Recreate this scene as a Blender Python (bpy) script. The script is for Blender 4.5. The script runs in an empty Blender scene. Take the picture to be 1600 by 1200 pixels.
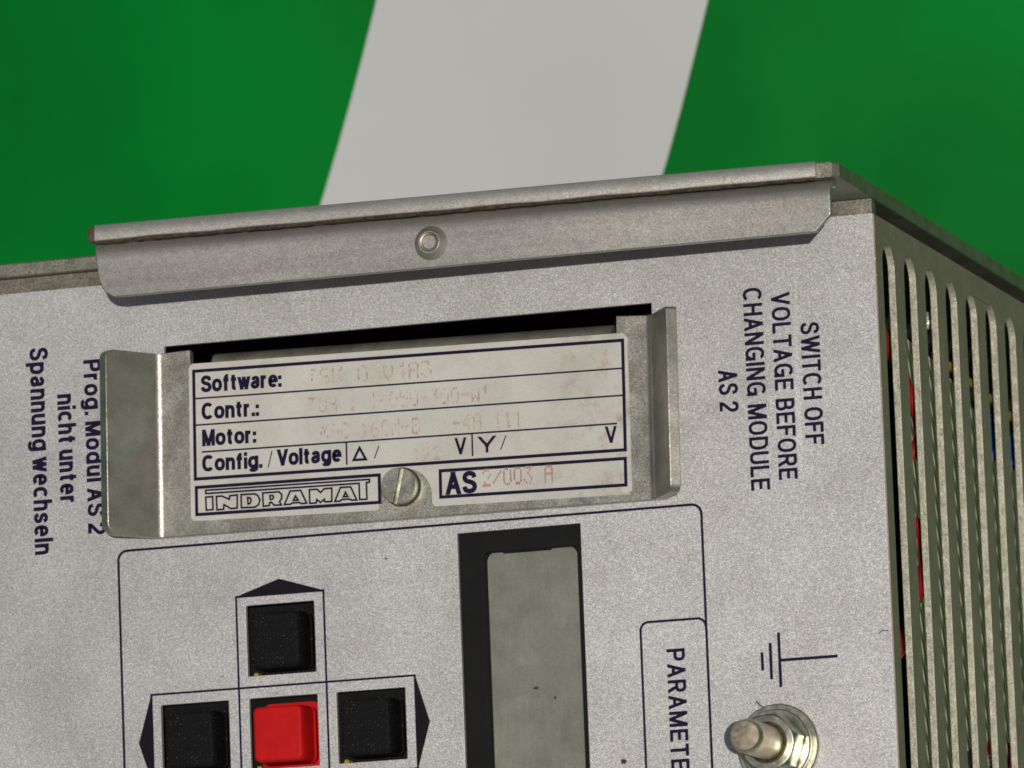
import bpy, bmesh, math, random
from mathutils import Vector, Matrix
from mathutils.geometry import tessellate_polygon

random.seed(7)
S = 0.01                      # all measures below are centimetres
scene = bpy.context.scene
COL = scene.collection

# ------------------------------------------------------------------ camera
cam_data = bpy.data.cameras.new('camera')
cam = bpy.data.objects.new('camera', cam_data)
COL.objects.link(cam)
scene.camera = cam
CAM = Vector((36.54263, -18.81971, 115.10311))
ROT = Matrix(((0.950615, 0.0833001, 0.2989852),
              (-0.0380881, 0.9873396, -0.1539795),
              (-0.3080264, 0.1349871, 0.9417527)))
cam.matrix_world = Matrix.Translation(CAM * S) @ ROT.to_4x4()
cam_data.sensor_width = 36.0
cam_data.lens = 247.5
cam_data.clip_start = 0.05
cam_data.clip_end = 60.0
cam_data.dof.use_dof = True
cam_data.dof.focus_distance = 1.218
cam_data.dof.aperture_fstop = 62.0

# ------------------------------------------------------------------ sky and sun
SUN_DIR = Vector((0.318, -0.092, 0.944)).normalized()
world = bpy.data.worlds.new('World')
scene.world = world
world.use_nodes = True
wn = world.node_tree
bg = wn.nodes['Background']
sky = wn.nodes.new('ShaderNodeTexSky')
sky.sky_type = 'NISHITA'
sky.sun_disc = False
sky.sun_elevation = math.asin(SUN_DIR.z)
sky.sun_rotation = math.atan2(SUN_DIR.x, SUN_DIR.y)
wn.links.new(sky.outputs[0], bg.inputs[0])
sky.dust_density = 4.0
sky.ozone_density = 0.0
bg.inputs[1].default_value = 0.05
sun_data = bpy.data.lights.new('sun', 'SUN')
sun_data.energy = 4.4
sun_data.angle = math.radians(0.5)
sun_data.color = (1.0, 0.975, 0.935)
sun = bpy.data.objects.new('sun', sun_data)
sun.rotation_euler = SUN_DIR.to_track_quat('Z', 'Y').to_euler()
sun.location = SUN_DIR * 3
COL.objects.link(sun)
scene.view_settings.view_transform = 'Standard'
scene.view_settings.look = 'None'
scene.view_settings.exposure = -0.55
scene.view_settings.gamma = 1.0
scene.cycles.pixel_filter_type = 'BLACKMAN_HARRIS'
scene.cycles.filter_width = 1.7
scene.render.resolution_x, scene.render.resolution_y = 1024, 768

# ------------------------------------------------------------------ materials
def srgb(r, g, b):
    f = lambda c: (c / 255 / 12.92) if c / 255 <= 0.04045 else ((c / 255 + 0.055) / 1.055) ** 2.4
    return (f(r), f(g), f(b), 1.0)

class Mat:
    def __init__(self, name, **kw):
        self.m = bpy.data.materials.new(name)
        self.m.use_nodes = True
        self.t = self.m.node_tree
        self.p = self.t.nodes['Principled BSDF']
        self.tc = self.t.nodes.new('ShaderNodeTexCoord')
        for k, v in kw.items():
            self.p.inputs[k.replace('_', ' ')].default_value = v
    def node(self, kind, **kw):
        n = self.t.nodes.new(kind)
        for k, v in kw.items():
            setattr(n, k, v)
        return n
    def link(self, a, b):
        self.t.links.new(a, b)
    def coord(self, scale=(1, 1, 1), rot=(0, 0, 0), loc=(0, 0, 0)):
        mp = self.node('ShaderNodeMapping')
        mp.inputs['Scale'].default_value = scale
        mp.inputs['Rotation'].default_value = rot
        mp.inputs['Location'].default_value = loc
        self.link(self.tc.outputs['Object'], mp.inputs[0])
        return mp.outputs[0]
    def noise(self, scale, detail=3, rough=0.55, co=None):
        n = self.node('ShaderNodeTexNoise')
        n.inputs['Scale'].default_value = scale
        n.inputs['Detail'].default_value = detail
        n.inputs['Roughness'].default_value = rough
        self.link(co or self.tc.outputs['Object'], n.inputs['Vector'])
        return n.outputs['Fac']
    def ramp(self, fac, stops):
        r = self.node('ShaderNodeValToRGB')
        e = r.color_ramp.elements
        while len(e) < len(stops):
            e.new(0.5)
        for el, (pos, c) in zip(e, stops):
            el.position = pos
            el.color = c if len(c) == 4 else (*c, 1)
        self.link(fac, r.inputs[0])
        return r.outputs[0]
    def math(self, op, a, b=None, c=None):
        n = self.node('ShaderNodeMath', operation=op)
        for i, v in enumerate((a, b, c)):
            if v is None:
                continue
            if isinstance(v, (int, float)):
                n.inputs[i].default_value = v
            else:
                self.link(v, n.inputs[i])
        return n.outputs[0]
    def mix(self, fac, a, b, blend='MIX'):
        n = self.node('ShaderNodeMix', data_type='RGBA', blend_type=blend)
        for s, v in ((0, fac), (6, a), (7, b)):
            if isinstance(v, (int, float)):
                n.inputs[s].default_value = v
            elif isinstance(v, tuple):
                n.inputs[s].default_value = v
            else:
                self.link(v, n.inputs[s])
        return n.outputs[2]
    def color(self, v):
        if isinstance(v, tuple):
            self.p.inputs['Base Color'].default_value = v
        else:
            self.link(v, self.p.inputs['Base Color'])
    def bump(self, h, strength, dist, normal=None):
        b = self.node('ShaderNodeBump')
        b.inputs['Strength'].default_value = strength
        b.inputs['Distance'].default_value = dist
        self.link(h, b.inputs['Height'])
        if normal is not None:
            self.link(normal, b.inputs['Normal'])
        self.link(b.outputs[0], self.p.inputs['Normal'])
        return b.outputs[0]
    def flakes(self, scale, k):
        """tiny randomly tilted facets: metal flake paint, zinc crystals. returns (cell colour, normal)"""
        v = self.node('ShaderNodeTexVoronoi')
        v.inputs['Scale'].default_value = scale
        self.link(self.tc.outputs['Object'], v.inputs['Vector'])
        sub = self.node('ShaderNodeVectorMath', operation='SUBTRACT')
        self.link(v.outputs['Color'], sub.inputs[0])
        sub.inputs[1].default_value = (0.5, 0.5, 0.5)
        sc = self.node('ShaderNodeVectorMath', operation='SCALE')
        self.link(sub.outputs[0], sc.inputs[0])
        sc.inputs['Scale'].default_value = k
        g = self.node('ShaderNodeNewGeometry')
        ad = self.node('ShaderNodeVectorMath', operation='ADD')
        self.link(g.outputs['Normal'], ad.inputs[0])
        self.link(sc.outputs[0], ad.inputs[1])
        nm = self.node('ShaderNodeVectorMath', operation='NORMALIZE')
        self.link(ad.outputs[0], nm.inputs[0])
        self.link(nm.outputs[0], self.p.inputs['Normal'])
        return v.outputs['Color'], nm.outputs[0]

def zinc(name, base, dark, rough=0.42, metal=0.85, fl=6500, k=0.25, mottle=260, spots=0.0, speck=False, tint2=(0.97, 0.98, 0.97), stretch=None, rvar=.3):
    m = Mat(name, Metallic=metal, Roughness=rough)
    c, _ = m.flakes(fl, k)
    g = m.noise(mottle, 5, 0.65, m.coord(stretch) if stretch else None)
    col = m.ramp(g, [(0.3, dark), (0.7, base)])
    sp = m.node('ShaderNodeSeparateColor')
    m.link(c, sp.inputs[0])
    vary = m.ramp(sp.outputs[0], [(0.0, (0.86, 0.87, 0.86)), (1.0, (1.10, 1.09, 1.06))])
    col = m.mix(1.0, col, vary, 'MULTIPLY')
    # greenish blue chromate tint in patches
    tint = m.ramp(m.noise(120, 4, 0.6), [(0.42, (1, 1, 1)), (0.72, tint2)])
    col = m.mix(1.0, col, tint, 'MULTIPLY')
    if spots:
        sm = m.ramp(m.noise(1500, 2, 0.5), [(0.74, (0, 0, 0)), (0.78, (1, 1, 1))])
        col = m.mix(m.math('MULTIPLY', sm, spots), col, srgb(60, 45, 35))
    if speck:      # coarse crystals on the passivated face, their glints painted as pale dots
        v2 = m.node('ShaderNodeTexVoronoi', feature='F1')
        v2.inputs['Scale'].default_value = 620
        m.link(m.tc.outputs['Object'], v2.inputs['Vector'])
        dots = m.ramp(v2.outputs['Distance'], [(0.0, (1, 1, 1)), (0.10, (1, 1, 1)), (0.16, (0, 0, 0))])
        gate = m.ramp(m.noise(420, 2, 0.5), [(0.46, (0, 0, 0)), (0.56, (1, 1, 1))])
        col = m.mix(m.math('MULTIPLY', m.math('MULTIPLY', dots, gate), 0.6), col, srgb(214, 206, 160))
    m.color(col)
    r = m.math('MULTIPLY_ADD', m.noise(mottle * 1.7, 4), rvar, rough - rvar / 2)
    m.link(r, m.p.inputs['Roughness'])
    return m.m

M = {}
# silver flake lacquer of the front panel
m = Mat('silver_flake_paint', Metallic=0.52, Roughness=0.48)
c, _ = m.flakes(7600, 0.28)
sp = m.node('ShaderNodeSeparateColor')
m.link(c, sp.inputs[0])
base = m.ramp(m.noise(55, 5, 0.6), [(0.3, srgb(173, 171, 167)), (0.7, srgb(191, 190, 186))])
sheen = m.ramp(m.noise(9, 3, 0.5), [(0.3, (0.90, 0.90, 0.90)), (0.7, (1.07, 1.07, 1.07))])
base = m.mix(1.0, base, sheen, 'MULTIPLY')
vary = m.ramp(sp.outputs[1], [(0.0, (0.80, 0.80, 0.80)), (0.75, (1.0, 1.0, 1.0)), (0.94, (1.24, 1.23, 1.22)), (1.0, (1.7, 1.68, 1.65))])
base = m.mix(1.0, base, vary, 'MULTIPLY')
hue = m.ramp(sp.outputs[2], [(0.0, (1.04, 0.99, 0.96)), (0.5, (1, 1, 1)), (1.0, (0.96, 1.0, 1.04))])
base = m.mix(1.0, base, hue, 'MULTIPLY')
grime = m.ramp(m.noise(75, 7, 0.72), [(0.56, (0, 0, 0)), (0.82, (1, 1, 1))])
base = m.mix(m.math('MULTIPLY', grime, 0.35), base, srgb(120, 104, 88))
for ang, th_ in ((0.5, .735), (-1.1, .745)):
    st_ = m.ramp(m.noise(260, 2, 0.5, m.coord((1, .018, 1), (0, 0, ang))), [(th_, (0, 0, 0)), (th_ + .02, (1, 1, 1))])
    base = m.mix(m.math('MULTIPLY', st_, 0.16), base, srgb(225, 224, 220))
pits = m.ramp(m.noise(900, 1, 0.5), [(0.79, (0, 0, 0)), (0.82, (1, 1, 1))])
base = m.mix(m.math('MULTIPLY', pits, 0.6), base, srgb(90, 84, 80))
m.color(base)
M['panel'] = m.m

M['zinc'] = zinc('zinc_plated_steel', srgb(198, 194, 185), srgb(176, 172, 164), 0.41, 0.84, 7500, 0.08, 320, stretch=(.06, 1, 1), rvar=.12)
M['zinc_dull'] = zinc('dull_zinc_plated_steel', srgb(144, 141, 128), srgb(112, 110, 98), 0.52, 0.7, 6500, 0.2, 180)
M['zinc_module'] = zinc('module_zinc_steel', srgb(190, 185, 172), srgb(156, 153, 142), 0.40, 0.88, 7000, 0.12, 150, tint2=(0.86, 0.97, 0.97))
M['screw'] = zinc('turned_screw_steel', srgb(182, 180, 166), srgb(138, 138, 126), 0.42, 0.9, 5000, 0.05, 300)
M['cut_edge'] = zinc('bare_cut_edge', srgb(190, 186, 166), srgb(142, 138, 122), 0.5, 0.4, 6500, 0.2, 1100, stretch=(1, .45, 1))
M['zinc_bright'] = zinc('bright_zinc_edge', srgb(212, 210, 196), srgb(172, 170, 155), 0.4, 0.8, 6500, 0.25)
M['zinc_olive'] = zinc('olive_passivated_steel', srgb(150, 130, 122), srgb(132, 115, 108), 0.5, 0.25, 6500, 0.10, 150, speck=True)
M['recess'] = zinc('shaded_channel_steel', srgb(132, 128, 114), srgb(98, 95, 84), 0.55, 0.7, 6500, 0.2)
M['rust'] = zinc('rust_tinted_steel', srgb(92, 66, 52), srgb(62, 46, 38), 0.7, 0.2, 2000, 0.3)

def simple(name, c0, c1, rough, metal=0.0, scale=300, spec=0.5, bump=0.0, bscale=2500, bd=0.00003):
    m = Mat(name, Roughness=rough, Metallic=metal)
    m.p.inputs['Specular IOR Level'].default_value = spec
    m.color(m.ramp(m.noise(scale, 4, 0.6), [(0.3, c0), (0.7, c1)]))
    if bump:
        m.bump(m.noise(bscale, 3, 0.6), bump, bd)
    return m.m
M['ink'] = simple('navy_screen_print', srgb(13, 9, 34), srgb(24, 18, 48), 0.6, spec=0.12, scale=1500)
M['ink_black'] = simple('black_screen_print', srgb(12, 11, 14), srgb(20, 18, 24), 0.6, spec=0.12, scale=1500)
M['black'] = simple('black_moulded_plastic', srgb(9, 9, 10), srgb(14, 14, 15), 0.7, spec=0.12, bump=0.5, bscale=4500, bd=0.00004)
def dusty(mat):
    t_ = mat.node_tree
    p = t_.nodes['Principled BSDF']
    src = p.inputs['Base Color'].links[0].from_socket
    tc = [n for n in t_.nodes if n.type == 'TEX_COORD'][0]
    n = t_.nodes.new('ShaderNodeTexNoise'); n.inputs['Scale'].default_value = 3600; n.inputs['Detail'].default_value = 1
    t_.links.new(tc.outputs['Object'], n.inputs['Vector'])
    r = t_.nodes.new('ShaderNodeValToRGB'); r.color_ramp.elements[0].position = .66; r.color_ramp.elements[1].position = .76
    t_.links.new(n.outputs['Fac'], r.inputs[0])
    mu = t_.nodes.new('ShaderNodeMath'); mu.operation = 'MULTIPLY'; mu.inputs[1].default_value = .22
    t_.links.new(r.outputs[0], mu.inputs[0])
    mx = t_.nodes.new('ShaderNodeMix'); mx.data_type = 'RGBA'
    t_.links.new(mu.outputs[0], mx.inputs[0]); t_.links.new(src, mx.inputs[6]); mx.inputs[7].default_value = srgb(150, 146, 132)
    t_.links.new(mx.outputs[2], p.inputs['Base Color'])
dusty(M['black'])
M['red'] = simple('red_moulded_plastic', srgb(166, 12, 12), srgb(182, 17, 15), 0.62, spec=0.14, bump=0.4, bscale=4200, bd=0.00004)
M['dark'] = simple('dark_interior', srgb(10, 10, 11), srgb(16, 16, 16), 0.8, spec=0.2)
M['bezel'] = simple('matt_black_bezel', srgb(12, 12, 12), srgb(18, 17, 17), 0.6, spec=0.15, bump=0.2)
M['yellow'] = simple('yellow_plastic', srgb(140, 120, 24), srgb(165, 142, 36), 0.5)
M['red_wire'] = simple('red_wire_sleeve', srgb(150, 26, 22), srgb(124, 18, 16), 0.5)
M['blue_wire'] = simple('blue_wire_sleeve', srgb(20, 70, 150), srgb(16, 58, 130), 0.5)
M['amber_wire'] = simple('amber_wire_sleeve', srgb(176, 128, 40), srgb(150, 104, 30), 0.5)
M['black_wire'] = simple('black_wire_sleeve', srgb(18, 18, 18), srgb(26, 26, 26), 0.5)
M['crumb'] = simple('brown_grit', srgb(48, 36, 30), srgb(66, 52, 44), 0.8)
M['seam'] = simple('black_grime_shade', srgb(30, 26, 20), srgb(70, 62, 48), 0.8, spec=0.2, scale=900)  # seam grime, also shade painted in at seam, rivet bore and screw
M['hair'] = simple('dark_fibre', srgb(46, 42, 44), srgb(60, 56, 56), 0.7)
M['stud'] = zinc('nickel_brass_stud', srgb(202, 188, 166), srgb(158, 144, 124), 0.38, 0.9, 1500, 0.02)
M['nut'] = zinc('bright_nickel_nut', srgb(196, 194, 178), srgb(150, 150, 138), 0.34, 1.0, 1500, 0.02)

# LCD glass: grey green with cloudy patches and fine scratches
m = Mat('liquid_crystal_glass', Roughness=0.32)
a = m.ramp(m.noise(110, 6, 0.65), [(0.3, srgb(98, 100, 88)), (0.7, srgb(123, 125, 112))])
b = m.ramp(m.noise(260, 2, 0.5, m.coord((6, 0.6, 1))), [(0.45, (1, 1, 1)), (0.8, (1.12, 1.12, 1.1))])
a = m.mix(1.0, a, b, 'MULTIPLY')
g = m.ramp(m.noise(3600, 1, 0.5), [(0.3, (0.9, 0.9, 0.9)), (0.7, (1.08, 1.08, 1.08))])
m.color(m.mix(1.0, a, g, 'MULTIPLY'))
M['lcd'] = m.m

# paper sticker with handling dirt towards its right end
m = Mat('sticker_paper', Roughness=0.55)
m.p.inputs['Specular IOR Level'].default_value = 0.3
a = m.ramp(m.noise(70, 5, 0.6), [(0.3, srgb(172, 170, 159)), (0.7, srgb(185, 183, 173))])
g = m.ramp(m.noise(3800, 1, 0.5), [(0.3, (0.9, 0.9, 0.9)), (0.7, (1.06, 1.06, 1.06))])
a = m.mix(1.0, a, g, 'MULTIPLY')
sx = m.node('ShaderNodeSeparateXYZ')
m.link(m.tc.outputs['Object'], sx.inputs[0])
right = m.ramp(m.math('MULTIPLY', sx.outputs[0], 10.0), [(0.62, (0, 0, 0)), (0.78, (1, 1, 1))])
stain = m.ramp(m.noise(330, 5, 0.75), [(0.5, (0, 0, 0)), (0.72, (1, 1, 1))])
a = m.mix(m.math('MULTIPLY', m.math('MULTIPLY', right, stain), 0.7), a, srgb(128, 104, 82))
dirt = m.ramp(m.noise(120, 7, 0.75), [(0.48, (1, 1, 1)), (0.72, (0.86, 0.84, 0.80))])
a = m.mix(1.0, a, dirt, 'MULTIPLY')
m.color(a)
M['paper'] = m.m
m = Mat('faded_ribbon_ink', Roughness=0.6)
m.color(m.ramp(m.noise(420, 3, 0.7), [(0.36, srgb(186, 178, 164)), (0.62, srgb(158, 124, 118))]))
M['faded'] = m.m
m = Mat('reddish_ribbon_ink', Roughness=0.6)
m.color(m.ramp(m.noise(700, 2, 0.6), [(0.3, srgb(168, 132, 124)), (0.65, srgb(140, 84, 82))]))
M['faded_red'] = m.m

# green sheet and white band the unit lies on
m = Mat('green_sheet', Roughness=0.6)
m.p.inputs['Specular IOR Level'].default_value = 0.08
m.color(m.ramp(m.noise(9, 5, 0.5), [(0.35, srgb(0, 88, 24)), (0.65, srgb(2, 112, 36))]))
M['green'] = m.m
m = Mat('white_band', Roughness=0.6)
m.p.inputs['Specular IOR Level'].default_value = 0.25
m.color(m.ramp(m.noise(9, 4, 0.5), [(0.3, srgb(170, 170, 166)), (0.7, srgb(180, 180, 176))]))
M['white'] = m.m

# wound core seen behind the slots: fine slanted ridges
m = Mat('ribbed_core', Roughness=0.6, Metallic=0.1)
w = m.node('ShaderNodeTexWave', bands_direction='Y')
w.inputs['Scale'].default_value = 170
w.inputs['Distortion'].default_value = 1.5
w.inputs['Detail'].default_value = 1
m.link(m.coord((1, 1, 1), (1.15, 0, 0)), w.inputs['Vector'])
m.color(m.ramp(w.outputs['Fac'], [(0.2, srgb(116, 100, 88)), (0.75, srgb(226, 204, 186))]))
m.bump(w.outputs['Fac'], 0.8, 0.0005)
M['core'] = m.m

# ------------------------------------------------------------------ mesh helpers
def link_mesh(name, verts, faces, mat, parent=None, smooth=False, off=None):
    me = bpy.data.meshes.new(name)
    me.from_pydata([tuple(c * S for c in v) for v in verts], [], faces)
    me.validate()
    me.update()
    mats = mat if isinstance(mat, list) else [mat]
    for mm in mats:
        me.materials.append(mm)
    bm = bmesh.new()
    bm.from_mesh(me)
    bmesh.ops.recalc_face_normals(bm, faces=bm.faces)
    bm.to_mesh(me)
    bm.free()
    if smooth:
        for p in me.polygons:
            p.use_smooth = True
        me.set_sharp_from_angle(angle=math.radians(40))
    o = bpy.data.objects.new(name, me)
    COL.objects.link(o)
    if parent is not None:
        o.parent = parent
        if parent.get('_world'):
            o.matrix_parent_inverse = Matrix.Translation(parent.location).inverted()
    return o

def bevel(o, w, seg=2, ang=35):
    md = o.modifiers.new('bevel', 'BEVEL')
    md.width = w * S
    md.segments = seg
    md.limit_method = 'ANGLE'
    md.angle_limit = math.radians(ang)
    return o

class MB:
    def __init__(self):
        self.v, self.f = [], []
    def add(self, verts, faces):
        n = len(self.v)
        self.v += [tuple(p) for p in verts]
        self.f += [tuple(i + n for i in f) for f in faces]
        return self
    def box(self, a, b):
        (x0, y0, z0), (x1, y1, z1) = a, b
        return self.add([(x0, y0, z0), (x1, y0, z0), (x1, y1, z0), (x0, y1, z0), (x0, y0, z1), (x1, y0, z1), (x1, y1, z1), (x0, y1, z1)],
                        [(0, 3, 2, 1), (4, 5, 6, 7), (0, 1, 5, 4), (1, 2, 6, 5), (2, 3, 7, 6), (3, 0, 4, 7)])
    def plate(self, outer, holes, z0, z1, mp=lambda a, b, z: (a, b, z)):
        loops = [outer] + list(holes)
        flat = [p for l in loops for p in l]
        tris = tessellate_polygon([[Vector((p[0], p[1], 0)) for p in l] for l in loops])
        n = len(flat)
        v = [mp(p[0], p[1], z1) for p in flat] + [mp(p[0], p[1], z0) for p in flat]
        f = []
        for t in tris:
            f.append((t[0], t[1], t[2]))
            f.append((t[2] + n, t[1] + n, t[0] + n))
        k = 0
        for l in loops:
            m_ = len(l)
            for i in range(m_):
                a, b = k + i, k + (i + 1) % m_
                f.append((a, b, b + n, a + n))
            k += m_
        return self.add(v, f)
    def lathe(self, prof, c, n=48, axis=None):
        v, f = [], []
        for r, z in prof:
            for i in range(n):
                t = 2 * math.pi * i / n
                v.append((c[0] + r * math.cos(t), c[1] + r * math.sin(t), c[2] + z))
        for j in range(len(prof) - 1):
            for i in range(n):
                a, b = j * n + i, j * n + (i + 1) % n
                f.append((a, b, b + n, a + n))
        f.append(tuple(range(n - 1, -1, -1)))
        f.append(tuple((len(prof) - 1) * n + i for i in range(n)))
        return self.add(v, f)
    def tube(self, pts, r, n=12):
        pts = [Vector(p) for p in pts]
        v, f = [], []
        up = Vector((1, 0, 0))
        for j, p in enumerate(pts):
            d = (pts[min(j + 1, len(pts) - 1)] - pts[max(j - 1, 0)]).normalized()
            a = d.cross(up).normalized()
            b = d.cross(a)
            for i in range(n):
                t = 2 * math.pi * i / n
                v.append(p + r * (math.cos(t) * a + math.sin(t) * b))
        for j in range(len(pts) - 1):
            for i in range(n):
                a, b = j * n + i, j * n + (i + 1) % n
                f.append((a, b, b + n, a + n))
        f.append(tuple(range(n)))
        f.append(tuple((len(pts) - 1) * n + i for i in range(n)))
        return self.add([tuple(q) for q in v], f)
    def done(self, name, mat, parent=None, smooth=False):
        return link_mesh(name, self.v, self.f, mat, parent, smooth)

def rrect(x0, y0, x1, y1, r, n=6):
    if not isinstance(r, (tuple, list)):
        r = (r,) * 4
    out = []
    for (cx, cy, a0), rr in zip(((x1, y1, 0), (x0, y1, 90), (x0, y0, 180), (x1, y0, 270)), r):
        sx = -1 if cx == x1 else 1
        sy = -1 if cy == y1 else 1
        if rr <= 0:
            out.append((cx, cy))
            continue
        for i in range(n + 1):
            t = math.radians(a0 + 90 * i / n)
            out.append((cx + sx * rr + rr * math.cos(t), cy + sy * rr + rr * math.sin(t)))
    return out

def cr(pts, n=6, closed=False):
    """Catmull-Rom through 2D or 3D points"""
    P = [Vector(p) for p in pts]
    out = []
    m_ = len(P)
    rng = range(m_ if closed else m_ - 1)
    for i in rng:
        g = lambda k: P[k % m_] if closed else P[max(0, min(m_ - 1, k))]
        p0, p1, p2, p3 = g(i - 1), g(i), g(i + 1), g(i + 2)
        for k in range(n):
            t = k / n
            out.append(0.5 * ((2 * p1) + (-p0 + p2) * t + (2 * p0 - 5 * p1 + 4 * p2 - p3) * t * t + (-p0 + 3 * p1 - 3 * p2 + p3) * t ** 3))
    if not closed:
        out.append(P[-1])
    return [tuple(p) for p in out]

def ribbon(mb, pts, w, z, closed=False, cap=False, mp=lambda x, y: (x, y)):
    """flat stroke of width w along pts, at height z"""
    P = [Vector(p[:2]) for p in pts]
    n = len(P)
    if cap and not closed:
        a = (P[0] - P[1]); b = (P[-1] - P[-2])
        if min(abs(a.x), abs(a.y)) < 1e-3 * a.length:
            P[0] = P[0] + a.normalized() * w / 2
        if min(abs(b.x), abs(b.y)) < 1e-3 * b.length:
            P[-1] = P[-1] + b.normalized() * w / 2
    L, Rr = [], []
    for i in range(n):
        if closed:
            d0 = (P[i] - P[i - 1]).normalized(); d1 = (P[(i + 1) % n] - P[i]).normalized()
        else:
            d0 = (P[i] - P[i - 1]).normalized() if i else (P[1] - P[0]).normalized()
            d1 = (P[i + 1] - P[i]).normalized() if i < n - 1 else d0
        n0 = Vector((-d0.y, d0.x)); n1 = Vector((-d1.y, d1.x))
        mt = (n0 + n1)
        if mt.length < 1e-6:
            mt = n0
        mt.normalize()
        k = min(1.0 / max(0.3, mt.dot(n0)), 2.5)
        L.append(P[i] + mt * (w / 2 * k)); Rr.append(P[i] - mt * (w / 2 * k))
    v = [(*mp(p.x, p.y), z) for p in L] + [(*mp(p.x, p.y), z) for p in Rr]
    f = [(i, (i + 1) % n, n + (i + 1) % n, n + i) for i in range(n if closed else n - 1)]
    mb.add(v, f)

# ------------------------------------------------------------------ stroke lettering
def arc(cx, cy, rx, ry, a0, a1, n=22, p=2.35):
    out = []
    for i in range(n + 1):
        t = math.radians(a0 + (a1 - a0) * i / n)
        c, s = math.cos(t), math.sin(t)
        out.append((cx + rx * math.copysign(abs(c) ** (2 / p), c), cy + ry * math.copysign(abs(s) ** (2 / p), s)))
    return out
X = 0.70
ARCH = [(0, .46), (.03, .57), (.12, .67), (.25, X), (.40, .665), (.46, .56), (.47, .44), (.47, 0)]
def half_bowl(x0, y0, y1, r):
    ym = (y0 + y1) / 2
    return [(x0, y1)] + arc(r - (y1 - y0) * .42, ym, (y1 - y0) * .42, (y1 - y0) / 2, 90, -90, 14) + [(x0, y0)]
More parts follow.
